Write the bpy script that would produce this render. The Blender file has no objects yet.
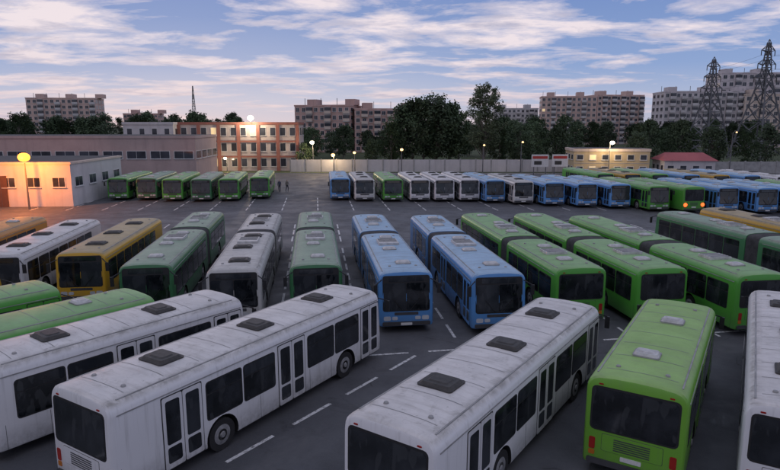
import bpy, bmesh, math, random
from mathutils import Vector, Matrix
R=math.radians
random.seed(7)
scene=bpy.context.scene
scene.view_settings.view_transform='Standard'
scene.view_settings.look='None'
scene.view_settings.exposure=0
col=scene.collection

# ------------------------------------------------------------ materials
def newmat(name):
    m=bpy.data.materials.new(name); m.use_nodes=True
    nt=m.node_tree; b=nt.nodes['Principled BSDF']
    return m,nt,b
def N(nt,t,**k):
    n=nt.nodes.new(t)
    for a,v in k.items(): setattr(n,a,v)
    return n
def mixc(nt,fac,a,b,bt='MIX'):
    m=N(nt,'ShaderNodeMix',data_type='RGBA',blend_type=bt)
    for s,v in ((0,fac),(6,a),(7,b)):
        if isinstance(v,bpy.types.NodeSocket): nt.links.new(v,m.inputs[s])
        else:
            m.inputs[s].default_value = v if s==0 else (*v,1)
    return m.outputs[2]
def math_(nt,op,a,b=None,clamp=False):
    m=N(nt,'ShaderNodeMath',operation=op,use_clamp=clamp)
    for i,v in enumerate((a,b)):
        if v is None: continue
        if isinstance(v,bpy.types.NodeSocket): nt.links.new(v,m.inputs[i])
        else: m.inputs[i].default_value=v
    return m.outputs[0]
def noise(nt,vec,scale,detail=4,rough=.55,dist=0):
    n=N(nt,'ShaderNodeTexNoise'); n.inputs['Scale'].default_value=scale
    n.inputs['Detail'].default_value=detail; n.inputs['Roughness'].default_value=rough
    n.inputs['Distortion'].default_value=dist
    if vec is not None: nt.links.new(vec,n.inputs['Vector'])
    return n.outputs['Fac']
def maprange(nt,v,a,b,c=0,d=1):
    m=N(nt,'ShaderNodeMapRange'); nt.links.new(v,m.inputs[0])
    for i,x in zip((1,2,3,4),(a,b,c,d)): m.inputs[i].default_value=x
    return m.outputs[0]
def bump(nt,b,h,strength=.2,dist=.02):
    n=N(nt,'ShaderNodeBump'); n.inputs['Strength'].default_value=strength; n.inputs['Distance'].default_value=dist
    nt.links.new(h,n.inputs['Height']); nt.links.new(n.outputs[0],b.inputs['Normal'])

def simple(name,c,rough=.6,var=.12,scale=3,metal=0,spec=.5):
    m,nt,b=newmat(name)
    tc=N(nt,'ShaderNodeTexCoord')
    f=noise(nt,tc.outputs['Object'],scale)
    f=maprange(nt,f,.3,.7)
    o=mixc(nt,f,tuple(x*(1-var) for x in c),tuple(min(1,x*(1+var)) for x in c))
    nt.links.new(o,b.inputs['Base Color'])
    b.inputs['Roughness'].default_value=rough; b.inputs['Metallic'].default_value=metal
    b.inputs['Specular IOR Level'].default_value=spec
    return m
def emis(name,c,s):
    m,nt,b=newmat(name)
    b.inputs['Base Color'].default_value=(*c,1)
    b.inputs['Emission Color'].default_value=(*c,1); b.inputs['Emission Strength'].default_value=s
    return m

def paint(name,c,roofc,dirt=.5):
    """weathered bus paint: dusty roof, streaks, dirty skirt"""
    m,nt,b=newmat(name)
    tc=N(nt,'ShaderNodeTexCoord'); geo=N(nt,'ShaderNodeNewGeometry'); oi=N(nt,'ShaderNodeObjectInfo')
    mp=N(nt,'ShaderNodeVectorMath',operation='ADD'); nt.links.new(tc.outputs['Object'],mp.inputs[0])
    cx=N(nt,'ShaderNodeCombineXYZ'); r=math_(nt,'MULTIPLY',oi.outputs['Random'],57.)
    for i in range(3): nt.links.new(r,cx.inputs[i])
    nt.links.new(cx.outputs[0],mp.inputs[1]); v=mp.outputs[0]
    sx=N(nt,'ShaderNodeSeparateXYZ'); nt.links.new(geo.outputs['Normal'],sx.inputs[0])
    so=N(nt,'ShaderNodeSeparateXYZ'); nt.links.new(tc.outputs['Object'],so.inputs[0])
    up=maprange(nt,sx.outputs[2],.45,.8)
    n1=noise(nt,v,.8,6,.65); n2=noise(nt,v,5,6,.7); n3=noise(nt,v,2.2,7,.7,.8)
    mpp=N(nt,'ShaderNodeMapping'); nt.links.new(v,mpp.inputs[0]); mpp.inputs['Scale'].default_value=(9,9,.5)
    st=noise(nt,mpp.outputs[0],1.,4,.6)
    mp2=N(nt,'ShaderNodeMapping'); nt.links.new(v,mp2.inputs[0]); mp2.inputs['Scale'].default_value=(.6,5,1)
    st2=noise(nt,mp2.outputs[0],1.,6,.68)
    hs=N(nt,'ShaderNodeHueSaturation'); hs.inputs['Color'].default_value=(*c,1)
    nt.links.new(maprange(nt,oi.outputs['Random'],0,1,.85,1.08),hs.inputs['Value'])
    base=hs.outputs[0]
    dirtc=(.15,.14,.125)
    a=maprange(nt,st,.54,.78,0,.40*dirt); base=mixc(nt,a,base,dirtc)
    low=maprange(nt,so.outputs[2],.3,1.0,.75*dirt,0.0); low=math_(nt,'MULTIPLY',low,maprange(nt,n2,.3,.65))
    base=mixc(nt,low,base,dirtc)
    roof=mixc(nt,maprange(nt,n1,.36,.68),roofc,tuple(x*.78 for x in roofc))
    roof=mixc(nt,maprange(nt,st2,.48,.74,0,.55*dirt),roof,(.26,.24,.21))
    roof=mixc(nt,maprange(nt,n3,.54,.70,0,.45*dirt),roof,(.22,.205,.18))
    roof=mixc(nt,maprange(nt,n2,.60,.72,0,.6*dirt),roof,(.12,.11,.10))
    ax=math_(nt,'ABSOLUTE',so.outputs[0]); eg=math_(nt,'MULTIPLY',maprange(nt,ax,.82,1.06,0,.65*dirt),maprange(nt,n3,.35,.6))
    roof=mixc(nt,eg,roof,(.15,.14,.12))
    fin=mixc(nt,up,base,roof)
    nt.links.new(fin,b.inputs['Base Color'])
    nt.links.new(math_(nt,'ADD',math_(nt,'MULTIPLY',n2,.3),maprange(nt,up,0,1,.18,.42)),b.inputs['Roughness'])
    bump(nt,b,n1,.12,.03)
    return m

M={}
M['white']=paint('paint_white',(.74,.74,.76),(.74,.72,.71),.75)
M['cream']=paint('paint_cream',(.66,.66,.64),(.60,.59,.57),.8)
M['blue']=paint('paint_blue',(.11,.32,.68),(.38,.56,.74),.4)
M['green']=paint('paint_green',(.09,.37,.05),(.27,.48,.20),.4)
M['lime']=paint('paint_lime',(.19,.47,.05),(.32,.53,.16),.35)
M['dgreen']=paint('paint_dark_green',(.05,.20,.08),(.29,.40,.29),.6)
M['yellow']=paint('paint_yellow',(.64,.37,.03),(.46,.36,.19),.6)
M['orange']=paint('paint_orange',(.68,.28,.04),(.62,.32,.10),.5)
def glassmat():
    m,nt,b=newmat('bus_glass')
    tc=N(nt,'ShaderNodeTexCoord'); geo=N(nt,'ShaderNodeNewGeometry')
    f=noise(nt,tc.outputs['Object'],1.3,3)
    o=mixc(nt,maprange(nt,f,.4,.65),(.006,.008,.010),(.026,.030,.036))
    br=N(nt,'ShaderNodeTexNoise'); br.inputs['Scale'].default_value=1; mp=N(nt,'ShaderNodeMapping'); nt.links.new(tc.outputs['Object'],mp.inputs[0]); mp.inputs['Scale'].default_value=(3,3,1.1); nt.links.new(mp.outputs[0],br.inputs['Vector'])
    o=mixc(nt,maprange(nt,br.outputs['Fac'],.56,.60,0,.5),o,(.055,.06,.065))
    o=mixc(nt,maprange(nt,geo.outputs['Random Per Island'],.5,1,0,.45),o,(.05,.058,.070))
    nt.links.new(o,b.inputs['Base Color'])
    nt.links.new(maprange(nt,geo.outputs['Random Per Island'],0,1,.04,.16),b.inputs['Roughness'])
    b.inputs['IOR'].default_value=1.6
    bump(nt,b,noise(nt,tc.outputs['Object'],.9,1),.2,.02)
    return m
M['glass']=glassmat()
M['rubber']=simple('black_rubber',(.018,.018,.02),.6)
M['tyre']=simple('tyre',(.022,.022,.024),.85)
M['well']=simple('wheel_well',(.012,.012,.012),.95)
M['hub']=simple('wheel_hub',(.26,.26,.27),.5,.3,8)
M['hatch_dark']=simple('hatch_dark',(.045,.042,.04),.6,.35,6)
M['hatch_light']=simple('hatch_light',(.50,.50,.50),.5,.25,4)
M['bellows']=simple('bellows',(.10,.10,.105),.8,.3,3)
M['bumper']=simple('bumper_dark',(.06,.06,.065),.6)
M['red']=simple('tail_lens',(.35,.02,.015),.25)
M['amber']=simple('amber_lens',(.5,.16,.02),.25)
M['lamp']=simple('headlight_lens',(.55,.57,.6),.12)
M['redlit']=emis('tail_lit',(1,.10,.02),3)
M['plate']=simple('number_plate',(.7,.7,.68),.5,.1,30)
M['seam']=simple('roof_seam',(.30,.30,.30),.6,.3,2)

# ------------------------------------------------------------ mesh builder
class MB:
    def __init__(s,mats): s.v=[];s.f=[];s.m=[];s.mats=mats
    def mi(s,n):
        if n not in s.mats: s.mats.append(n)
        return s.mats.index(n)
    def add(s,vs,fs,mat):
        o=len(s.v); s.v+= [tuple(v) for v in vs]; i=s.mi(mat)
        for f in fs: s.f.append([o+k for k in f]); s.m.append(i)
    def box(s,x0,x1,y0,y1,z0,z1,mat,T=None):
        vs=[Vector((x,y,z)) for z in (z0,z1) for y in (y0,y1) for x in (x0,x1)]
        if T is not None: vs=[T@v for v in vs]
        s.add(vs,[(0,2,3,1),(4,5,7,6),(0,1,5,4),(2,6,7,3),(0,4,6,2),(1,3,7,5)],mat)
    def prism(s,loop,off,mat):
        n=len(loop); off=Vector(off); a=[Vector(p) for p in loop]; b=[p+off for p in a]
        s.add(a+b,[list(range(n))]+[[i,(i+1)%n,(i+1)%n+n,i+n] for i in range(n)],mat)
    def cyl(s,c,axis,r,h,mat,seg=20,r2=None):
        r2=r if r2 is None else r2
        c=Vector(c); q={'x':(Vector((0,1,0)),Vector((0,0,1)),Vector((1,0,0))),'y':(Vector((1,0,0)),Vector((0,0,1)),Vector((0,1,0))),'z':(Vector((1,0,0)),Vector((0,1,0)),Vector((0,0,1)))}[axis]
        vs=[]
        for t,rr in ((0,r),(h,r2)):
            for i in range(seg):
                a=2*math.pi*i/seg; vs.append(c+q[2]*t+q[0]*rr*math.cos(a)+q[1]*rr*math.sin(a))
        s.add(vs,[list(range(seg)),list(range(seg,2*seg))]+[[i,(i+1)%seg,(i+1)%seg+seg,i+seg] for i in range(seg)],mat)
    def beam(s,p,q,w,mat):
        p=Vector(p);q=Vector(q);d=(q-p);L=d.length
        if L<1e-5: return
        T=Matrix.Translation(p)@d.to_track_quat('Z','Y').to_matrix().to_4x4()
        s.box(-w/2,w/2,-w/2,w/2,0,L,mat,T)
    def mesh(s,name,smooth=None):
        me=bpy.data.meshes.new(name); me.from_pydata(s.v,[],s.f)
        for n in s.mats: me.materials.append(M[n])
        me.polygons.foreach_set('material_index',s.m)
        bm=bmesh.new(); bm.from_mesh(me); bmesh.ops.recalc_face_normals(bm,faces=bm.faces); bm.to_mesh(me); bm.free()
        if smooth:
            me.polygons.foreach_set('use_smooth',[True]*len(me.polygons))
            me.set_sharp_from_angle(angle=R(smooth))
        return me
def link(name,me,parent=None,loc=(0,0,0),rz=0):
    o=bpy.data.objects.new(name,me); col.objects.link(o)
    if parent: o.parent=parent
    o.location=loc; o.rotation_euler=(0,0,rz)
    return o

# ------------------------------------------------------------ bus
W=1.25
half=[(0.0,.30),(1.14,.30),(1.22,.33),(1.25,.40),(1.25,1.0),(1.25,1.7),(1.25,2.44),(1.235,2.56),(1.19,2.67),(1.10,2.76),(.97,2.81),(.6,2.85),(0,2.865)]
prof=half+[(-x,z) for x,z in reversed(half[1:-1])]
def ring(y,ins,rake,sgn):
    o=[]
    for x,z in prof:
        s=1 if x>0 else (-1 if x<0 else 0)
        xx=s*max(0,abs(x)-ins) if abs(x)>ins else x
        zz=z-ins*.9 if z>2.4 else (z+ins*.4 if z<.5 else z)
        o.append((xx,y-sgn*rake*max(0,z-1.1)**1.15,zz))
    return o
def capfaces(n,base):
    fs=[]
    h=len(half)
    R_=[i for i in range(h)]; L_=[0]+[n-i for i in range(1,h-1)]+[h-1]
    for k in range(h-1):
        f=[R_[k],R_[k+1],L_[k+1],L_[k]]; u=[]
        for q in f:
            if q not in u: u.append(q)
        fs.append([base+q for q in u])
    return fs
def shell(mb,y0,y1,rend,fend,rr,fr):
    st=[]
    if rend: st+=[(y0,.11,rr,-1),(y0+.025,.05,rr,-1),(y0+.08,.012,rr,-1),(y0+.16,0,rr,-1)]
    else: st+=[(y0,0,0,1)]
    y=y0+.9
    while y<y1-.8: st.append((y,0,0,1)); y+=1.1
    if fend: st+=[(y1-.22,0,fr,1),(y1-.10,.012,fr,1),(y1-.03,.06,fr,1),(y1,.14,fr,1)]
    else: st+=[(y1,0,0,1)]
    n=len(prof); vs=[]
    for s in st: vs+=ring(s[0],s[1],s[2],s[3])
    fs=[]
    for k in range(len(st)-1):
        for i in range(n): fs.append([k*n+i,k*n+(i+1)%n,(k+1)*n+(i+1)%n,(k+1)*n+i])
    fs+=capfaces(n,0)+capfaces(n,(len(st)-1)*n)
    mb.add(vs,fs,'PAINT')
def rr_loop(a0,a1,b0,b1,r,k=3):
    pts=[]
    for (cx,cy,s) in ((a1-r,b1-r,0),(a0+r,b1-r,90),(a0+r,b0+r,180),(a1-r,b0+r,270)):
        for i in range(k+1):
            t=R(s+90*i/k); pts.append((cx+r*math.cos(t),cy+r*math.sin(t)))
    return pts
def side(mb,sd,y0,y1,z0,z1,off,mat,r=.07,th=.03):
    mb.prism([(sd*(W+off),y,z) for y,z in rr_loop(y0,y1,z0,z1,r)],(-sd*th,0,0),mat)
def endp(mb,L,front,x0,x1,z0,z1,off,mat,r=.07,rr=.02,fr=.07,th=.03):
    out=[]
    for x,z in rr_loop(x0,x1,z0,z1,r):
        k=max(0,z-1.1)**1.15
        y=(L+off-fr*k) if front else (-off+rr*k)
        out.append((x,y,z))
    mb.prism(out,(0,-th if front else th,0),mat)

M['PAINT'],_,_=newmat('PAINT_SLOT')
def bus_meshes(kind,hatch):
    P={}
    if kind=='city': L=12; axles=[3.5,9.55]; secs=[(0,12)]; doors=[(1.5,2.8),(5.9,7.2),(10.55,11.75)]
    if kind=='midi': L=8.8; axles=[2.3,6.2]; secs=[(0,8.8)]; doors=[(3.6,4.9),(7.3,8.5)]
    if kind=='artic': L=18; axles=[3.3,10.0,15.3]; secs=[(0,7.1),(8.2,18)]; doors=[(1.4,2.7),(5.3,6.6),(11.2,12.5),(16.4,17.65)]
    body=MB(['PAINT','well'])
    RR,FR=.025,.08
    for i,(a,b) in enumerate(secs):
        shell(body,a,b,i==0,i==len(secs)-1,RR,FR)
    me=body.mesh('b')
    cut=MB(['PAINT','well'])
    for a in axles:
        for sd in (-1,1):
            cut.cyl((sd*.80 if sd>0 else -1.4,a,.50),'x',.60,.60,'well',28)
    cm=cut.mesh('c')
    o=link('tmp',me); c=link('tmpc',cm)
    md=o.modifiers.new('b','BOOLEAN'); md.object=c; md.operation='DIFFERENCE'; md.solver='EXACT'
    bpy.context.view_layer.update()
    dg=bpy.context.evaluated_depsgraph_get()
    me2=bpy.data.meshes.new_from_object(o.evaluated_get(dg))
    bpy.data.objects.remove(o); bpy.data.objects.remove(c)
    me2.polygons.foreach_set('use_smooth',[True]*len(me2.polygons)); me2.set_sharp_from_angle(angle=R(28))
    P['body']=me2
    g=MB(['rubber','glass']); d=MB(['rubber','PAINT','glass'])
    def windows(sd,y0,y1):
        n=max(1,round((y1-y0)/1.45)); w=(y1-y0)/n
        for i in range(n):
            a,c_=y0+i*w+.025,y0+(i+1)*w-.025
            side(g,sd,a,c_,1.13,2.30,.004,'rubber',.10)
            side(g,sd,a+.045,c_-.045,1.175,1.90,.010,'glass',.06)
            side(g,sd,a+.045,c_-.045,1.94,2.255,.010,'glass',.06)
    def door(sd,y0,y1):
        side(d,sd,y0-.02,y1+.02,.34,2.42,.004,'rubber',.04)
        mid=(y0+y1)/2
        for a,b in ((y0+.01,mid-.012),(mid+.012,y1-.01)):
            side(d,sd,a,b,.37,2.39,.016,'PAINT',.05)
            side(d,sd,a+.09,b-.09,1.05,2.27,.020,'glass',.06)
            side(d,sd,a+.09,b-.09,.52,.97,.020,'glass',.06)
    for sd in (1,-1):
        ds=doors if sd==1 else []
        for (a,b) in secs:
            lo=a+(.45 if a>0 else (2.0 if (sd<0 and kind!='artic') else .55)); hi=b-(.35 if b<L else .55)
            cur=lo
            for (p,q) in sorted(ds):
                if p>=a and q<=b:
                    if p-.12-cur>1.0: windows(sd,cur,p-.12)
                    cur=q+.12
            if hi-cur>.6: windows(sd,cur,hi)
        for p,q in ds: door(sd,p,q)
    E=lambda *a,**k: endp(g,L,True,*a,rr=RR,fr=FR,**k)
    E(-1.08,1.08,1.02,2.66,.004,'rubber',r=.12)
    E(-1.04,-.012,1.07,2.32,.010,'glass',r=.08); E(.012,1.04,1.07,2.32,.010,'glass',r=.08)
    E(-.8,.8,2.38,2.60,.010,'glass',r=.04)
    F=lambda *a,**k: endp(g,L,False,*a,rr=RR,fr=FR,**k)
    F(-1.09,1.09,1.32,2.56,.004,'rubber',r=.13)
    F(-1.04,1.04,1.37,2.50,.010,'glass',r=.10)
    P['windows']=g.mesh('windows'); P['doors']=d.mesh('doors')
    t=MB(['bumper','red','amber','lamp','plate','rubber'])
    e=lambda fr_,*a,**k: endp(t,L,fr_,*a,rr=RR,fr=FR,**k)
    for s in (-1,1):
        e(False,*sorted((s*.92,s*1.08)),.76,1.10,.012,'red',r=.04); e(False,*sorted((s*.92,s*1.08)),.60,.74,.014,'amber',r=.03)
        e(True,*sorted((s*.72,s*1.04)),.60,.80,.014,'lamp',r=.06); e(True,*sorted((s*.40,s*.66)),.62,.78,.014,'lamp',r=.06)
        e(False,*sorted((s*.80,s*.92)),2.60,2.64,.012,'red',r=.02)
    e(False,-1.12,1.12,.36,.52,.05,'bumper',r=.05,th=.08); e(True,-1.1,1.1,.36,.54,.05,'bumper',r=.06,th=.08)
    e(False,-.26,.26,.60,.72,.02,'plate',r=.02); e(True,-.26,.26,.38,.50,.06,'plate',r=.02)
    e(False,-.76,.76,.77,1.26,.004,'bumper',r=.04)
    e(False,-.75,.75,.78,1.25,.010,'PAINT',r=.04)
    for k in range(6): e(False,-.45,.45,.84+k*.06,.87+k*.06,.016,'bumper',r=.01)
    e(True,-.55,.55,.84,.98,.006,'bumper',r=.03)
    for s in (-1,1):
        t.beam((s*.15,L+.03,1.05),(s*.62,L-.01,1.62),.02,'rubber')
        t.beam((s*1.12,L-.1,2.5),(s*1.42,L+.22,2.35),.035,'rubber')
        t.box(*sorted((s*1.36,s*1.52)),L+.17,L+.25,1.9,2.35,'rubber')
    for a,b in secs:
        for s in (-1,1):
            t.box(*sorted((s*1.235,s*1.262)),a+.25,b-.3,2.462,2.492,'seam')
            for yy in [a+.25+i*1.2 for i in range(int((b-a)/1.2))]:
                if all(abs(yy-x)>.68 for x in axles) and all(not(p-.1<yy<q+.1) for p,q in doors):
                    t.box(*sorted((s*1.245,s*1.2525)),yy,yy+.012,.36,1.08,'bumper')
    P['fittings']=t.mesh('fittings')
    h=MB(['hatch_dark','hatch_light','seam'])
    def rz(x):
        x=abs(x)
        return 2.865-.015*x/.6 if x<.6 else 2.85-.04*(x-.6)/.37
    for a,b in secs:
        y=a+.7
        while y<b-.4:
            for (x0,x1) in ((-.9,-.6),(-.6,0),(0,.6),(.6,.9)):
                h.add([(x0,y,rz(x0)+.006),(x1,y,rz(x1)+.006),(x1,y+.02,rz(x1)+.006),(x0,y+.02,rz(x0)+.006)],[(0,1,2,3)],'seam')
            y+=1.18
        for s in (-1,1): h.box(*sorted((s*1.02,s*1.06)),a+.4,b-.5,2.76,2.80,'seam')
    hy={'city':[2.6,6.1,9.6],'midi':[2.2,5.8],'artic':[1.8,4.9,9.6,12.9,16.2]}[kind]
    for i,y in enumerate(hy):
        x=(.12 if i%2 else -.1)
        mt='hatch_dark' if hatch=='dark' else 'hatch_light'
        def lay(w,l,z0,z1,w2,l2,mt):
            lp0=rr_loop(x-w,x+w,y-l,y+l,.1); lp1=rr_loop(x-w2,x+w2,y-l2,y+l2,.08)
            n=len(lp0); vs=[(p[0],p[1],z0) for p in lp0]+[(p[0],p[1],z1) for p in lp1]
            h.add(vs,[list(range(n,2*n))]+[[j,(j+1)%n,(j+1)%n+n,j+n] for j in range(n)],mt)
        k=1 if hatch=='dark' else .72
        lay(.50*k,.42*k,2.84,2.90,.50*k,.42*k,'seam' if hatch!='dark' else mt)
        lay(.46*k,.38*k,2.899,2.965,.40*k,.32*k,mt)
        lay(.30*k,.22*k,2.964,2.99,.26*k,.18*k,mt)
    if kind=='artic':
        for y,l in ((11.2,.7),(3.4,.5)):
            h.box(-.55,.55,y-l,y+l,2.85,2.98,'hatch_light')
            for q in range(5): h.box(-.5,.5,y-l+.1+q*.2,y-l+.14+q*.2,2.98,2.992,'hatch_dark')
    for a,b in secs:
        for s in (-1,1):
            for y in (a+.9,b-1.2): h.cyl((s*.62,y,2.84),'z',.07,.05,'seam',12,.055)
    P['roof_hatches']=h.mesh('roof_hatches')
    w=MB(['tyre','hub','well'])
    for a in axles:
        for s in (-1,1):
            x0=.93 if s>0 else -1.21
            w.cyl((x0,a,.49),'x',.49,.28,'tyre',26)
            xo=1.21 if s>0 else -1.21
            w.cyl((xo,a,.49),'x',.30,s*.012,'hub',20,.28)
            w.cyl((xo+s*.012,a,.49),'x',.17,s*-.005,'well',16)
            w.cyl((xo+s*.010,a,.49),'x',.10,s*.035,'hub',12,.08)
        w.box(-.9,.9,a-.06,a+.06,.43,.55,'well')
    w.box(-1.0,1.0,.3,L-.3,.24,.32,'well')
    P['wheels']=w.mesh('wheels',40)
    if kind=='artic':
        bl=MB(['bellows','well'])
        vs=[];n=len(prof);st=[]
        k=0;y=7.08
        while y<=8.23:
            st.append((y,.03 if k%2 else .11)); y+=.052;k+=1
        for y,i in st: vs+=[(x*(1-i/1.25),y,z-(i*.8 if z>2.4 else 0)+(.1 if z<.5 else 0)) for x,z in prof]
        fs=[]
        for q in range(len(st)-1):
            for i in range(n): fs.append([q*n+i,q*n+(i+1)%n,(q+1)*n+(i+1)%n,(q+1)*n+i])
        bl.add(vs,fs,'bellows'); P['bellows']=bl.mesh('bellows')
    return P,L
LIB={}
def recolor(me,paintname):
    m2=me.copy()
    for i,m in enumerate(m2.materials):
        if m and (m==M['PAINT']): m2.materials[i]=M[paintname]
    return m2
_cache={}
def bus(kind,colr,end,heading,near='rear',hatch=None,lit=False):
    """end=(x,y) position of the end at the yard lane; heading deg clockwise from +Y along the axis"""
    hatch=hatch or ('dark' if colr in('white','cream','yellow') else 'light')
    if (kind,hatch) not in LIB: LIB[(kind,hatch)]=bus_meshes(kind,hatch)
    P,L=LIB[(kind,hatch)]
    key=(kind,hatch,colr)
    if key not in _cache: _cache[key]={k:recolor(v,colr) for k,v in P.items()}
    name={'city':'city_bus','midi':'midi_bus','artic':'articulated_bus'}[kind]
    e=bpy.data.objects.new(name,None); col.objects.link(e); e.empty_display_size=1
    h=R(heading); d=Vector((math.sin(h),math.cos(h),0))
    if near=='rear':
        e.location=(end[0],end[1],0); e.rotation_euler=(0,0,-h)
    else:
        e.location=(end[0]+d.x*L,end[1]+d.y*L,0); e.rotation_euler=(0,0,-h+math.pi)
    for k,me in _cache[key].items(): link(k,me,e)
    if lit:
        mb=MB(['redlit'])
        for s in (-1,1): mb.cyl((s*1.0,-.02,.92),'y',.20,-.04,'redlit',16)
        link('lit_tail_lamps',mb.mesh('lit'),e)
    return e

# row A
bus('city','white',(-7.75,13.8),31.8)
bus('city','white',(-0.1,12.2),35.0)
bus('midi','lime',(6.3,14.4),32)
bus('city','white',(9.6,12.8),31)
bus('midi','white',(-11.9,16.1),37.5)
bus('city','green',(-17.4,13.9),38.5)
bus('city','green',(-21.8,15.2),38.5)
bus('city','yellow',(-25.8,17.6),38.5)
# row B
hb=-7
for k,c,p,nr in [('city','orange',(-24.6,31),'front'),('city','white',(-20.1,29.8),'front'),('city','yellow',(-16.1,30.3),'front'),
    ('artic','dgreen',(-11.6,27.6),'front'),('artic','cream',(-7.2,26.7),'front'),('artic','dgreen',(-3.5,27.6),'front'),
    ('artic','blue',(0.75,26.2),'front'),('artic','blue',(4.9,25.9),'front'),('artic','green',(8.9,27.0),'rear'),
    ('artic','green',(12.7,27.0),'rear'),('artic','green',(16.6,25.8),'rear'),('artic','dgreen',(24.0,28.0),'rear'),('artic','yellow',(28.2,30),'rear')]:
    bus(k,c,p,hb+random.uniform(-.6,.6),nr)
# row C
for i,(c,p) in enumerate([('blue',(-6.2,74.7)),('cream',(-3.1,73.6)),('green',(0.4,73.3)),('white',(3.7,73.3)),('white',(6.7,73.3)),('white',(9.8,73.3)),
    ('blue',(12.7,72)),('cream',(15.8,70.6)),('blue',(19.1,69.2)),('blue',(22.5,68)),('blue',(25.9,67)),('green',(29.3,64.8)),('green',(32.6,63.9)),
    ('blue',(36.2,63.7)),('blue',(39.9,62.9)),('blue',(43.5,62)),('green',(47,61.5))]):
    bus('city',c,p,hb+random.uniform(-.8,.8),'front' if i not in (12,) else 'rear',lit=(i==12))
for c,p in [('green',(-34.0,74.7)),('dgreen',(-30.4,74.7)),('green',(-26.8,73.6)),('dgreen',(-23.2,73.4)),('green',(-19.9,73.8)),('green',(-16.6,76.2))]:
    bus('city',c,p,hb+random.uniform(-.8,.8),'front')
for c,p in [('green',(29.5,82)),('yellow',(33,81.5)),('green',(36.5,81)),('blue',(40.3,80)),('yellow',(44,79.5)),('blue',(47.8,79)),('white',(51.5,78))]:
    bus('city',c,p,hb,'front')

# ------------------------------------------------------------ ground
def asphalt():
    m,nt,b=newmat('asphalt')
    tc=N(nt,'ShaderNodeTexCoord'); v=tc.outputs['Object']
    big=noise(nt,v,.06,5,.6,.6); mid=noise(nt,v,.45,6,.65); fine=noise(nt,v,28,3,.7)
    o=mixc(nt,maprange(nt,big,.38,.62),(.066,.070,.080),(.112,.115,.126))
    o=mixc(nt,maprange(nt,mid,.45,.72,0,.6),o,(.044,.046,.052))
    stn=noise(nt,v,.7,5,.7,1.2); o=mixc(nt,maprange(nt,stn,.58,.70,0,.8),o,(.022,.022,.024))
    lite=noise(nt,v,.25,6,.7,.4); o=mixc(nt,maprange(nt,lite,.54,.68,0,.5),o,(.165,.165,.172))
    o=mixc(nt,maprange(nt,fine,.35,.75,0,.35),o,(.15,.15,.16))
    vo=N(nt,'ShaderNodeTexVoronoi',feature='DISTANCE_TO_EDGE'); vo.inputs['Scale'].default_value=.11
    wv=N(nt,'ShaderNodeVectorMath',operation='ADD'); nt.links.new(v,wv.inputs[0])
    nn=N(nt,'ShaderNodeTexNoise'); nn.inputs['Scale'].default_value=.5; nt.links.new(v,nn.inputs['Vector'])
    sc=N(nt,'ShaderNodeVectorMath',operation='SCALE'); nt.links.new(nn.outputs['Color'],sc.inputs[0]); sc.inputs['Scale'].default_value=2
    nt.links.new(sc.outputs[0],wv.inputs[1]); nt.links.new(wv.outputs[0],vo.inputs['Vector'])
    cr=math_(nt,'MULTIPLY',maprange(nt,vo.outputs['Distance'],.001,.004,.6,0),maprange(nt,mid,.45,.55))
    o=mixc(nt,cr,o,(.02,.02,.021))
    nt.links.new(o,b.inputs['Base Color'])
    nt.links.new(math_(nt,'SUBTRACT',maprange(nt,mid,.3,.7,.5,.85),maprange(nt,stn,.60,.70,0,.3)),b.inputs['Roughness'])
    bump(nt,b,fine,.35,.01)
    return m
M['asphalt']=asphalt()
def grassm():
    m,nt,b=newmat('grass'); tc=N(nt,'ShaderNodeTexCoord')
    f=noise(nt,tc.outputs['Object'],.3,8,.7)
    o=mixc(nt,maprange(nt,f,.35,.65),(.03,.055,.02),(.075,.09,.035)); nt.links.new(o,b.inputs['Base Color']); b.inputs['Roughness'].default_value=1
    return m
M['grass']=grassm()
g=MB([]); S=2500
g.add([(-S,-300,0),(S,-300,0),(S,S,0),(-S,S,0)],[(0,1,2,3)],'grass'); link('ground',g.mesh('ground'))
g=MB([]); g.add([(-120,-30,.006),(140,-30,.006),(140,117,.006),(-120,117,.006)],[(0,1,2,3)],'asphalt'); link('depot_yard_pavement',g.mesh('yard'))
g=MB([]); g.add([(-120,124,.01),(140,124,.01),(140,132,.01),(-120,132,.01)],[(0,1,2,3)],'asphalt'); link('road',g.mesh('road'))
def linem():
    m,nt,b=newmat('road_paint'); tc=N(nt,'ShaderNodeTexCoord'); v=tc.outputs['Object']
    f=noise(nt,v,6,6,.75); o=mixc(nt,maprange(nt,f,.48,.64,0,1),(.72,.72,.72),(.14,.14,.145)); nt.links.new(o,b.inputs['Base Color']); b.inputs['Roughness'].default_value=.7
    return m
M['roadpaint']=linem()
mk=MB([])
def dash(x,y,h,l,w=.13):
    d=Vector((math.sin(R(h)),math.cos(R(h)))); p=Vector((d.y,-d.x))
    a=Vector((x,y)); q=[a-p*w/2,a+p*w/2,a+p*w/2+d*l,a-p*w/2+d*l]
    mk.add([(k.x,k.y,.011) for k in q],[(0,1,2,3)],'roadpaint')
def dline(x,y,h,n,l=1.8,gap=.85):
    d=Vector((math.sin(R(h)),math.cos(R(h))))
    for i in range(n): dash(x+d.x*i*(l+gap),y+d.y*i*(l+gap),h,l)
dline(-6.15,13.3,35.5,5); dline(-2.9,9.8,35.5,6); dline(2.9,11.0,35,5); dline(5.7,9.0,33,6); dline(9.6,10.2,33,6)
dline(-10.1,13.2,35.5,5); dline(-14,15,36,5)
for x in (-13.9,-9.4,-5.3,-1.4,2.7,6.8,10.7,14.6,18.5,20.3,22.3):
    dline(x+.2,25.4+.3*math.sin(x),-7,8)
dline(-1.0,23.4,80,9)
for x in range(-40,52,4): dline(x,66,-7,4,2.2,1.0)
for x in range(-36,52,4): dline(x,48,-7,3,2.2,1.0)
link('parking_markings',mk.mesh('marks'))
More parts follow.
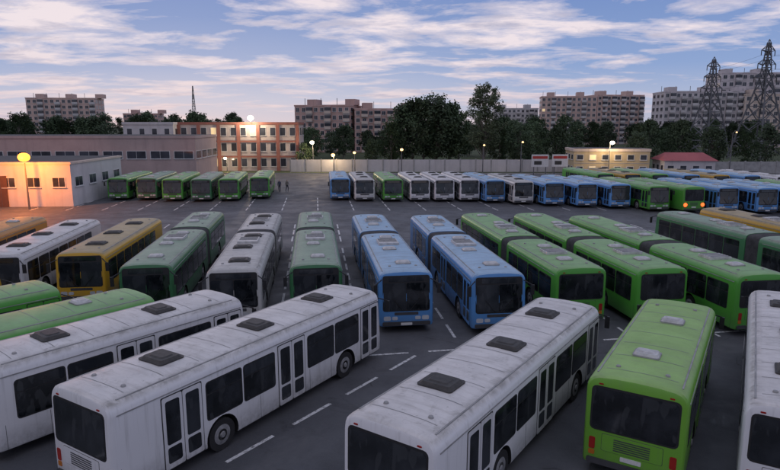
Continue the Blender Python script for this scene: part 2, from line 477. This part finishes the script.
M['concrete']=simple('concrete',(.34,.34,.34),.85,.2,1.2)
g=MB([]); g.box(-120,140,117,117.3,0,.14,'concrete'); link('kerb',g.mesh('kerb'))

# ------------------------------------------------------------ buildings
M['win']=simple('window_glass',(.05,.055,.07),.12,.6,.25)
M['winlit']=emis('window_lit',(1,.75,.4),.5)
M['frame']=simple('window_frame',(.6,.6,.6),.6)
def wallm(name,c,var=.09):
    m,nt,b=newmat(name); tc=N(nt,'ShaderNodeTexCoord'); v=tc.outputs['Object']
    f=noise(nt,v,.25,6,.65); f2=noise(nt,v,3,4,.7)
    mp=N(nt,'ShaderNodeMapping'); nt.links.new(v,mp.inputs[0]); mp.inputs['Scale'].default_value=(1.2,1.2,.12); s=noise(nt,mp.outputs[0],1,5,.6)
    o=mixc(nt,maprange(nt,f,.35,.65),c,tuple(x*(1-2*var) for x in c)); o=mixc(nt,maprange(nt,f2,.4,.7,0,.3),o,tuple(x*.8 for x in c))
    o=mixc(nt,maprange(nt,s,.52,.75,0,.4),o,tuple(x*.5 for x in c))
    nt.links.new(o,b.inputs['Base Color']); b.inputs['Roughness'].default_value=.9
    return m
M['w_pink']=wallm('wall_pinkish',(.68,.45,.40)); M['w_brick']=wallm('wall_brick',(.36,.15,.12)); M['w_cream']=wallm('wall_cream',(.58,.50,.47))
M['w_white']=wallm('wall_white',(.64,.62,.63)); M['w_beige']=wallm('wall_beige',(.72,.60,.52)); M['w_grey']=wallm('wall_grey',(.68,.63,.65))
M['w_yellow']=wallm('wall_yellow',(.58,.47,.30)); M['w_red']=wallm('wall_red',(.42,.12,.13)); M['w_peach']=wallm('wall_peach',(.74,.53,.47))
M['w_hall']=wallm('wall_hall',(.52,.40,.38))
M['roofm']=simple('roof_bitumen',(.07,.07,.075),.9,.3,.4); M['gate']=simple('gate_brown',(.12,.06,.04),.7); M['steel']=simple('steel_grey',(.13,.135,.15),.6,.15,1,.3)

def building(name,x,y,w,dp,h,rot,floors,bays,wall,trim='frame',balc=0,z0=0,sidebays=3,band=None,ground=0,para=.5,winw=.55,winh=.5,lit=.02):
    e=bpy.data.objects.new(name,None); col.objects.link(e); e.location=(x,y,z0); e.rotation_euler=(0,0,R(rot))
    b=MB([]); b.box(0,w,0,dp,0,h,wall); link('walls',b.mesh('walls'),e)
    r=MB([]); r.box(-.15,w+.15,-.15,dp+.15,h,h+para,trim if trim!='frame' else wall); r.box(.3,w-.3,.3,dp-.3,h+para+.002,h+para+.02,'roofm')
    if floors>4:
        for k in range(int(w/14)+1): r.box(3+k*14,6.5+k*14,dp*.3,dp*.7,h+para+.02,h+para+2.0,wall)
        for k in range(int(w/6)): r.box(1+k*6,1.15+k*6,dp*.5,dp*.5+.15,h+para,h+para+2.5,'steel')
    link('roof',r.mesh('roof'),e)
    wn=MB([]); fh=(h-ground)/floors
    def face(T,width,n,bal):
        bw=width/n
        for f in range(floors):
            for k in range(n):
                zc=ground+f*fh+fh*.30; a=k*bw+bw*(1-winw)/2; c=a+bw*winw; zt=zc+fh*winh
                mt='winlit' if random.random()<lit else 'win'
                wn.box(a-.08,c+.08,-.05,-.001,zc-.08,zt+.08,'frame',T)
                nn=2 if c-a>1.2 else 1
                for q in range(nn):
                    ww=(c-a)/nn; wn.box(a+q*ww+.03,a+(q+1)*ww-.03,-.062,-.045,zc,zt,mt,T)
                wn.box(a-.12,c+.12,-.16,-.052,zc-.14,zc-.082,'frame',T)
                if bal and k%bal==bal-1:
                    wn.box(a-.5,c+.5,-1.1,-.17,zc-fh*.25,zc+fh*.12,band or wall,T); wn.box(a-.5,c+.5,-1.1,-.17,zc-fh*.33,zc-fh*.252,'concrete',T)
                    if random.random()<.75: wn.box(a-.4,c+.4,-1.0,-.18,zc+fh*.121,zc+fh*.55,'win',T); wn.box(a-.5,c+.5,-1.1,-.17,zc+fh*.551,zc+fh*.6,'frame',T)
    I=Matrix.Identity(4); face(I,w,bays,balc)
    if sidebays:
        face(Matrix.Translation((w,0,0))@Matrix.Rotation(R(90),4,'Z'),dp,sidebays,0)
        face(Matrix.Translation((0,dp,0))@Matrix.Rotation(R(-90),4,'Z'),dp,sidebays,0)
    if floors>1:
        for f in range(1,floors): wn.box(-.03,w+.03,-.03,-.0005,ground+f*fh-.06,ground+f*fh+.04,'concrete')
    link('windows',wn.mesh('windows'),e)
    return e

e=building('garage_building',-62,68,25.2,15,4.9,3,1,9,'w_white',trim='w_beige',sidebays=4,winw=.5,winh=.28,ground=1.2,lit=0,para=.25)
gt=MB([])
for k in (14.6,):
    gt.box(k,k+3.4,-.10,-.063,0,3.6,'gate'); gt.box(k-.15,k+3.55,-.08,-.064,3.6,3.75,'frame')
    for q in range(4): gt.box(k+.1+q*.85,k+.13+q*.85,-.12,-.101,.1,3.5,'steel')
link('gate',gt.mesh('gate'),e)
building('workshop_hall',-78,98,46,14,7.2,2,1,12,'w_hall',winw=.8,winh=.25,ground=2.5,para=.4,lit=0,sidebays=4)
building('workshop_annex',-53,121,9.8,12,9.4,2,3,4,'w_white',winw=.4,winh=.45,lit=0)
e=building('office_building',-43,124,24,12,9.4,2,3,12,'w_cream',trim='w_brick',winw=.55,winh=.5,lit=.03)
b=MB([])
for k in range(13):
    if k%2==0: b.box(k*2-.35,k*2+.35,-.26,-.17,0,9.4,'w_brick')
b.box(0,24,-.22,-.165,3.2-.45,3.2-.1,'w_brick'); b.box(0,24,-.22,-.165,6.3-.45,6.3-.1,'w_brick')
link('brick_pilasters',b.mesh('pil'),e)
building('apartment_block',-33,212,20,14,15.6,-14,6,9,'w_pink',balc=3,band='w_beige',lit=.01)
building('apartment_block',-12,208,22,14,14.4,6,6,10,'w_pink',balc=2,band='w_beige',lit=.01)
building('apartment_block',74,300,26,14,22.6,-10,9,11,'w_peach',balc=3,band='w_white',lit=.005)
building('apartment_block',100,296,24,14,23.2,8,9,10,'w_peach',balc=2,band='w_white',lit=.005)
building('apartment_block',58,340,24,14,18,-4,7,10,'w_white',balc=3,lit=0)
building('apartment_block',117,262,32,16,23,-6,8,14,'w_grey',balc=2,band='w_white',lit=.005)
building('apartment_block',146,272,28,16,31.5,-4,10,10,'w_grey',balc=3,band='w_white',lit=.005)
building('apartment_block',148,256,44,12,21.5,-8,7,16,'w_beige',balc=3,lit=.005)
building('apartment_block',-178,300,32,14,22,8,8,12,'w_peach',balc=3,band='w_white',lit=0)
building('apartment_block',-144,330,18,14,15,8,6,8,'w_pink',balc=2,lit=0)
building('gatehouse',35,115,14,8,4.4,-5,2,6,'w_yellow',trim='w_beige',winw=.5,winh=.4,lit=.05)
e=building('red_roofed_store',51,112,9,7,2.7,-6,1,4,'w_white',winw=.5,winh=.4,lit=0,para=.1)
rf=MB([]); rf.add([(-.4,-.4,2.82),(9.4,-.4,2.82),(9.4,7.4,2.82),(-.4,7.4,2.82),(1,3.5,4.2),(8,3.5,4.2)],[(0,1,5,4),(2,3,4,5),(1,2,5),(3,0,4),(0,3,2,1)],'w_red'); link('hip_roof',rf.mesh('rf'),e)
wl=MB([])
x=-20
while x<36:
    wl.box(x+.12,x+3.0,121.0,121.14,0.05,2.5,'w_white'); wl.box(x-.1,x+.12,120.93,121.2,0,2.65,'concrete'); x+=3.1
link('concrete_wall',wl.mesh('wall'))
wl=MB([]); x=60
while x<140:
    wl.box(x+.12,x+3.0,117.6,117.74,0.05,2.3,'concrete'); wl.box(x-.1,x+.12,117.53,117.8,0,2.45,'concrete'); x+=3.1
link('concrete_wall',wl.mesh('wall2'))
M['sign_w']=simple('sign_white',(.65,.65,.65),.5); M['sign_r']=simple('sign_red',(.45,.05,.04),.5)
def panel_sign(x,y,w):
    b=MB([]); b.box(0,w,0,.12,1.6,3.9,'sign_w'); b.box(.2,w-.2,-.02,-.001,3.1,3.6,'sign_r'); b.box(.5,w*.6,-.02,-.001,2.0,2.7,'hatch_dark')
    b.box(.4,.55,.02,.14,0,1.6,'steel'); b.box(w-.55,w-.4,.02,.14,0,1.6,'steel'); link('billboard',b.mesh('bb'),None,(x,y,0))
panel_sign(26.5,113,3.2); panel_sign(30.5,113.5,3.0)

# ------------------------------------------------------------ pylons
def pylon(x,y,h=39,base=8.5,rot=20,k_=1):
    b=MB([]); lv=[0,.16,.31,.45,.57,.68,.77,.85,.92,.97]
    def wd(t): return (base*(1-t/.68)+2.0*(t/.68))/2 if t<.68 else (2.0*(1-(t-.68)/.32)+.5*((t-.68)/.32))/2
    cs=lambda t:[Vector((sx*wd(t),sy*wd(t),t*h)) for sx,sy in((-1,-1),(1,-1),(1,1),(-1,1))]
    for i in range(len(lv)-1):
        A,B=cs(lv[i]),cs(lv[i+1])
        for k in range(4):
            j=(k+1)%4
            b.beam(A[k],B[k],(.36 if i<5 else .25)*k_,'steel'); b.beam(A[k],B[j],.17*k_,'steel'); b.beam(A[j],B[k],.17*k_,'steel'); b.beam(B[k],B[j],.17*k_,'steel')
    T=cs(.97)
    for v in T: b.beam(v,(0,0,h),.15,'steel')
    for t,l in ((.68,4.2),(.79,3.3),(.90,2.5)):
        for s in (-1,1):
            tip=Vector((s*l,0,t*h+.3)); w=wd(t)
            for sy in (-1,1): b.beam((s*w,sy*w,t*h),tip,.16,'steel'); b.beam((s*w,sy*w,t*h+1.4),tip,.14,'steel')
            b.beam(tip,tip-Vector((0,0,1.4)),.16,'hatch_dark')
    return link('transmission_tower',b.mesh('pylon'),None,(x,y,0),R(rot))
pylon(102.0,168,32.0,10.5); pylon(97.0,186,29.4,9.5); pylon(172,330,36,8)
wb=MB([])
for (xa,ya,ha),(xc,yc,hc) in (((150,60,31.5),(102.0,168,32.0)),((102.0,168,32.0),(97.0,186,29.4)),((97.0,186,29.4),(172,330,36))):
    for t,l in ((.68,4.2),(.79,3.3),(.90,2.5)):
        for s in (-1,1):
            o=Vector((math.cos(R(20)),math.sin(R(20)),0))*l*s; P0=Vector((xa,ya,ha*t-1.1))+o; P1=Vector((xc,yc,hc*t-1.1))+o; prev=P0
            sag=(P1-P0).length*.02
            for k in range(1,13):
                u=k/12; q=P0.lerp(P1,u)-Vector((0,0,4*u*(1-u)*sag)); wb.beam(prev,q,.04,'steel'); prev=q
link('power_lines',wb.mesh('wires'))
b=MB([])
for k in range(8):
    w=1.4-.16*k
    for sx,sy in((-1,-1),(1,-1),(1,1),(-1,1)):
        b.beam((sx*w,sy*w,k*3.5),(sx*(w-.16),sy*(w-.16),k*3.5+3.5),.16,'steel'); b.beam((sx*w,sy*w,k*3.5),(-sx*(w-.16),sy*(w-.16),k*3.5+3.5),.1,'steel')
link('radio_mast',b.mesh('mast'),None,(-96,300,0))

# ------------------------------------------------------------ trees
def leafm(name,a,c):
    m,nt,b=newmat(name); tc=N(nt,'ShaderNodeTexCoord'); oi=N(nt,'ShaderNodeObjectInfo')
    f=noise(nt,tc.outputs['Object'],.9,4,.7); o=mixc(nt,maprange(nt,f,.35,.65),a,c)
    hs=N(nt,'ShaderNodeHueSaturation'); nt.links.new(o,hs.inputs['Color']); nt.links.new(maprange(nt,oi.outputs['Random'],0,1,.65,1.25),hs.inputs['Value'])
    nt.links.new(hs.outputs[0],b.inputs['Base Color']); b.inputs['Roughness'].default_value=.8
    return m
M['leaf']=leafm('foliage',(.030,.055,.028),(.070,.11,.048)); M['leaf2']=leafm('foliage_light',(.07,.10,.05),(.12,.16,.08))
M['bark']=simple('bark',(.16,.145,.13),.95,.3,2)
def tree_mesh(h,cw,cb,nclump,per,leaf,lsz,seed,colm='leaf',full=False):
    rnd=random.Random(seed); b=MB([])
    seg=6; r0=h*.018
    trunk=[Vector((0,0,0))]
    for i in range(1,seg+1):
        trunk.append(Vector((rnd.uniform(-.2,.2)*i*.4,rnd.uniform(-.2,.2)*i*.4,h*.85*i/seg)))
    def limb(p,q,ra,rb):
        d=q-p; T=Matrix.Translation(p)@d.to_track_quat('Z','Y').to_matrix().to_4x4(); n=6; vs=[]
        for t,r in((0,ra),(d.length,rb)):
            for k in range(n): vs.append(T@Vector((r*math.cos(k*math.tau/n),r*math.sin(k*math.tau/n),t)))
        b.add(vs,[[k,(k+1)%n,(k+1)%n+n,k+n] for k in range(n)],'bark')
    for i in range(seg): limb(trunk[i],trunk[i+1],r0*(1-i/seg*.85),r0*(1-(i+1)/seg*.85))
    for c in range(nclump):
        t=rnd.random()**(.8 if not full else 1); z=cb+(h-cb)*t
        f=(math.sin(math.pi*min(1,(t*.85+.12)))**.6) if not full else (.62+.38*math.sin(math.pi*t))*(1 if t<.8 else 1.6-.75*t)
        rad=cw/2*f*rnd.uniform(.75,1.1)
        a=rnd.uniform(0,math.tau); rr=rad*math.sqrt(rnd.random())
        ce=Vector((math.cos(a)*rr,math.sin(a)*rr,z)); cr=rnd.uniform(.5,1.15)*leaf
        base=trunk[min(seg,max(1,int(z/h*seg*.9)))]
        if c%3==0: limb(base-Vector((0,0,.6)),ce,r0*.3,r0*.06)
        for k in range(per):
            v=Vector((rnd.gauss(0,1),rnd.gauss(0,1),rnd.gauss(0,.7))); v=v.normalized()*cr*rnd.random()**.4+ce
            u=Vector((rnd.gauss(0,1),rnd.gauss(0,1),rnd.gauss(0,1))).normalized(); w=u.orthogonal().normalized()
            s=lsz*rnd.uniform(.6,1.3)
            b.add([v-u*s,v-w*s*.6,v+u*s,v+w*s*.6],[(0,1,2,3)],colm)
    me=bpy.data.meshes.new('tree'); me.from_pydata(b.v,[],b.f)
    for n in b.mats: me.materials.append(M[n])
    me.polygons.foreach_set('material_index',b.m); return me
TM=[tree_mesh(12,8,2.2,70,45,1.5,.29,s) for s in (1,2,3)]
TT=tree_mesh(17.6,7.6,4.0,190,46,1.0,.2,9,'leaf2',True)
def tree(x,y,h,k=None,name='deciduous_tree',parent=None):
    me=TM[random.randrange(3)] if k is None else k; hb_=12 if k is None else 17.6
    s=h/hb_; o=link(name,me,parent,(x,y,0),random.uniform(0,6)); o.scale=(s*random.uniform(.9,1.15),s*random.uniform(.9,1.15),s); return o
tree(20.3,131,17.6,TT,'poplar_tree')
for x,y,h in [(2.8,140,13.4),(5.2,141,14.4),(8.0,143,14.6),(10.8,141,15.4),(13.8,142,13.8),(16.4,144,12),(0.3,138,9.5),(25,138,8.5),(29,136,9.5),(-4,137,6),(-17.5,123.5,5.5),(33,140,9.5),(38,138,8.5),
              (50,122,7.5),(55,130,10),(62,130,10),(67,126,8.5),(73,124,8),(79,127,9),(86,125,8)]:
    tree(x,y,h)
e=bpy.data.objects.new('distant_trees',None); col.objects.link(e)
def band(x0,x1,y0,y1,h0,h1,n):
    for i in range(n):
        x=x0+(x1-x0)*(i+random.random())/n; tree(x,random.uniform(y0,y1),random.uniform(h0,h1),None,'tree',e)
band(-130,-46,138,160,9.5,12.5,22)
band(-60,0,165,190,6,9,18)
band(8,50,160,190,8,12,14)
band(40,125,190,235,7,10.5,28)
band(88,170,192,215,8,11,20)
band(-260,-60,230,280,10,14,28)
band(-60,260,390,480,10,15,40)
band(-500,-100,420,520,12,18,36)

# ------------------------------------------------------------ lamps
M['e_or']=emis('sodium_lamp',(1,.33,.04),3.0); M['e_wh']=emis('floodlight_lamp',(1,.90,.66),10); M['e_wm']=emis('street_lamp_bulb',(1,.62,.25),3.2)
def plight(p,e,c,par,r=.3):
    lt=bpy.data.lights.new('bulb','POINT'); lt.energy=e; lt.color=c; lt.shadow_soft_size=r
    o=bpy.data.objects.new('bulb',lt); col.objects.link(o); o.parent=par; o.location=p
def lamp(name,x,y,z0,h,mat,size,e,c,head=True,fwd=1.6):
    b=MB([]); b.cyl((0,0,0),'z',.11,h,'steel',10,.06)
    if head:
        b.beam((0,0,h),(0,-1.0,h+.25),.07,'steel'); b.box(-.18,.18,-1.5,-.8,h+.2,h+.34,'steel')
    em=bpy.data.objects.new(name,None); col.objects.link(em); em.location=(x,y,z0)
    link('post',b.mesh('post'),em)
    bm=bmesh.new(); bmesh.ops.create_uvsphere(bm,u_segments=16,v_segments=10,radius=size,matrix=Matrix.Translation((0,-1.15,h+.12-size*.5) if head else (0,0,h+size))@Matrix.Diagonal((1,1,.8,1)))
    me=bpy.data.meshes.new('bulb'); bm.to_mesh(me); bm.free(); me.materials.append(M[mat]); link('globe',me,em)
    if e: plight((0,-1.15 if head else -fwd,h-.4 if head else h+.3),e,c,em)
lamp('floodlight_mast',-40.6,67.0,0,5.2,'e_or',.62,3600,(1,.26,.035),False,2.2)
lamp('floodlight_mast',-28.2,123.5,9.9,.2,'e_wh',.62,1800,(1,.80,.55),False)
for px,y,h,m_,s,e_ in [(-15.5,121.8,6.0,'e_wh',.42,1500),(-11.2,120,3.6,'e_wm',.38,700),(-7,120,4,'e_wm',.28,0),(2.3,120,4.6,'e_wm',.30,0),(41,113,6.2,'e_wh',.40,1500),(18.5,120.2,5.4,'e_wm',.2,0),(26,120,6,'e_wm',.2,0),(-33,122,2.8,'e_wh',.30,350)]:
    lamp('street_lamp',px,y,0,h,m_,s,e_,(1,.72,.42))
for x in (62,75,90): lamp('street_lamp',x,110,0,8,'e_wm',.14,0,(1,.8,.5))

# ------------------------------------------------------------ people
def person(x,y,rz,shirt,trouser):
    pts=[(0,0,.95),(0,0,1.15),(0,0,1.42),(0,0,1.52),(0,.02,1.63),(0,0,1.72),
         (.17,0,1.40),(.24,.05,1.14),(.25,.16,.90),(-.17,0,1.40),(-.24,-.05,1.14),(-.25,.0,.88),
         (.10,0,.88),(.11,.12,.50),(.11,.02,.09),(.11,.16,.04),(-.10,0,.88),(-.11,-.04,.50),(-.11,-.22,.12),(-.11,-.08,.04)]
    ed=[(0,1),(1,2),(2,3),(3,4),(4,5),(2,6),(6,7),(7,8),(2,9),(9,10),(10,11),(0,12),(12,13),(13,14),(14,15),(0,16),(16,17),(17,18),(18,19)]
    rad=[.14,.13,.15,.06,.10,.07,.07,.045,.035,.07,.045,.035,.09,.065,.045,.04,.09,.065,.045,.04]
    me=bpy.data.meshes.new('person'); me.from_pydata(pts,ed,[])
    o=link('person',me,None,(x,y,.01),rz)
    md=o.modifiers.new('s','SKIN'); o.modifiers.new('ss','SUBSURF').levels=1
    for i,v in enumerate(me.skin_vertices[0].data): v.radius=(rad[i],rad[i]); v.use_root=(i==0)
    m,nt,b=newmat('clothes'); tc=N(nt,'ShaderNodeTexCoord'); s=N(nt,'ShaderNodeSeparateXYZ'); nt.links.new(tc.outputs['Object'],s.inputs[0])
    c=mixc(nt,maprange(nt,s.outputs[2],.93,.94),trouser,shirt); c=mixc(nt,maprange(nt,s.outputs[2],1.50,1.51),c,(.45,.28,.2)); c=mixc(nt,maprange(nt,s.outputs[2],1.68,1.69),c,(.05,.03,.02))
    nt.links.new(c,b.inputs['Base Color']); me.materials.append(m)
person(-15.6,84.5,.4,(.05,.06,.10),(.04,.04,.06)); person(-14.6,85,-.5,(.25,.22,.2),(.03,.03,.05))

# ------------------------------------------------------------ sky
w=bpy.data.worlds.new('World'); scene.world=w; w.use_nodes=True; nt=w.node_tree; nt.nodes.clear()
out=N(nt,'ShaderNodeOutputWorld'); bg=N(nt,'ShaderNodeBackground'); nt.links.new(bg.outputs[0],out.inputs[0])
sky=N(nt,'ShaderNodeTexSky'); sky.sky_type='NISHITA'; sky.sun_disc=False; sky.sun_elevation=R(3); sky.sun_rotation=R(-20); sky.air_density=1; sky.dust_density=.3
tc=N(nt,'ShaderNodeTexCoord'); sp=N(nt,'ShaderNodeSeparateXYZ'); nt.links.new(tc.outputs['Generated'],sp.inputs[0])
z=math_(nt,'MAXIMUM',sp.outputs[2],0.0)
ramp=N(nt,'ShaderNodeValToRGB'); nt.links.new(z,ramp.inputs[0]); cr=ramp.color_ramp
cr.elements[0].position=0; cr.elements[0].color=(.53,.54,.67,1)
cr.elements[1].position=1; cr.elements[1].color=(.27,.35,.54,1)
for p_,c_ in ((.04,(.46,.53,.73)),(.09,(.29,.41,.70)),(.2,(.19,.30,.62)),(.45,(.29,.38,.60))):
    q=cr.elements.new(p_); q.color=(*c_,1)
dz=math_(nt,'ADD',z,.09)
px_=math_(nt,'DIVIDE',sp.outputs[0],dz); py_=math_(nt,'DIVIDE',sp.outputs[1],dz)
cx=N(nt,'ShaderNodeCombineXYZ'); nt.links.new(px_,cx.inputs[0]); nt.links.new(py_,cx.inputs[1])
mp=N(nt,'ShaderNodeMapping'); nt.links.new(cx.outputs[0],mp.inputs[0]); mp.inputs['Rotation'].default_value=(0,0,R(22)); mp.inputs['Scale'].default_value=(1.15,1.5,1); mp.inputs['Location'].default_value=(5,1.5,0)
n1=noise(nt,mp.outputs[0],1.0,11,.60,.25)
mp3=N(nt,'ShaderNodeMapping'); nt.links.new(cx.outputs[0],mp3.inputs[0]); mp3.inputs['Scale'].default_value=(.30,.28,1); mp3.inputs['Location'].default_value=(3,1,0)
n2=noise(nt,mp3.outputs[0],1.0,3,.5)
# heavier cloud bank on the left
lf=maprange(nt,sp.outputs[0],-.6,.4,.03,-.01)
cl=maprange(nt,math_(nt,'ADD',math_(nt,'ADD',math_(nt,'MULTIPLY',n1,.68),math_(nt,'MULTIPLY',n2,.32)),lf),.475,.575)
ccol=mixc(nt,maprange(nt,z,.03,.12),(.78,.66,.73),(.98,.86,.90))
skyc=mixc(nt,math_(nt,'MULTIPLY',cl,.95),ramp.outputs[0],ccol)
mp4=N(nt,'ShaderNodeMapping'); nt.links.new(cx.outputs[0],mp4.inputs[0]); mp4.inputs['Scale'].default_value=(1.3,1.7,1); mp4.inputs['Location'].default_value=(5.3,1.1,0)
sh=maprange(nt,noise(nt,mp4.outputs[0],1.6,8,.62,.3),.48,.64,0,.75)
sh=math_(nt,'MULTIPLY',sh,cl)
skyc=mixc(nt,sh,skyc,(.38,.40,.58))
dt=N(nt,'ShaderNodeVectorMath',operation='DOT_PRODUCT'); nt.links.new(tc.outputs['Generated'],dt.inputs[0]); dt.inputs[1].default_value=(math.sin(R(-14)),math.cos(R(-14)),.06)
gl=math_(nt,'MULTIPLY',maprange(nt,dt.outputs['Value'],.88,1.0,0,.32),maprange(nt,z,.0,.16,1,.2))
skyc=mixc(nt,gl,skyc,(.98,.86,.86))
ea=maprange(nt,sp.outputs[1],-1,.4,.80,1)
sce=N(nt,'ShaderNodeVectorMath',operation='SCALE'); nt.links.new(skyc,sce.inputs[0]); nt.links.new(ea,sce.inputs['Scale'])
sm=N(nt,'ShaderNodeVectorMath',operation='SCALE'); nt.links.new(sky.outputs[0],sm.inputs[0]); sm.inputs['Scale'].default_value=.004
add=mixc(nt,1.0,sce.outputs[0],sm.outputs[0],'ADD')
nt.links.new(add,bg.inputs[0]); bg.inputs[1].default_value=.90
sl=bpy.data.lights.new('sun','SUN'); sl.energy=.10; sl.angle=R(20); sl.color=(1,.8,.75)
so=bpy.data.objects.new('sun',sl); col.objects.link(so)
az=R(-20); el=R(8); dv=Vector((math.sin(az)*math.cos(el),math.cos(az)*math.cos(el),math.sin(el)))
so.rotation_euler=dv.to_track_quat('Z','Y').to_euler()

# ------------------------------------------------------------ camera
cd=bpy.data.cameras.new('cam'); cd.sensor_width=36; cd.lens=36*600/780; cd.clip_end=6000; cd.clip_start=.1
co=bpy.data.objects.new('camera',cd); col.objects.link(co); co.location=(0,0,9.35); co.rotation_euler=(R(90-10.4),0,0)
scene.camera=co
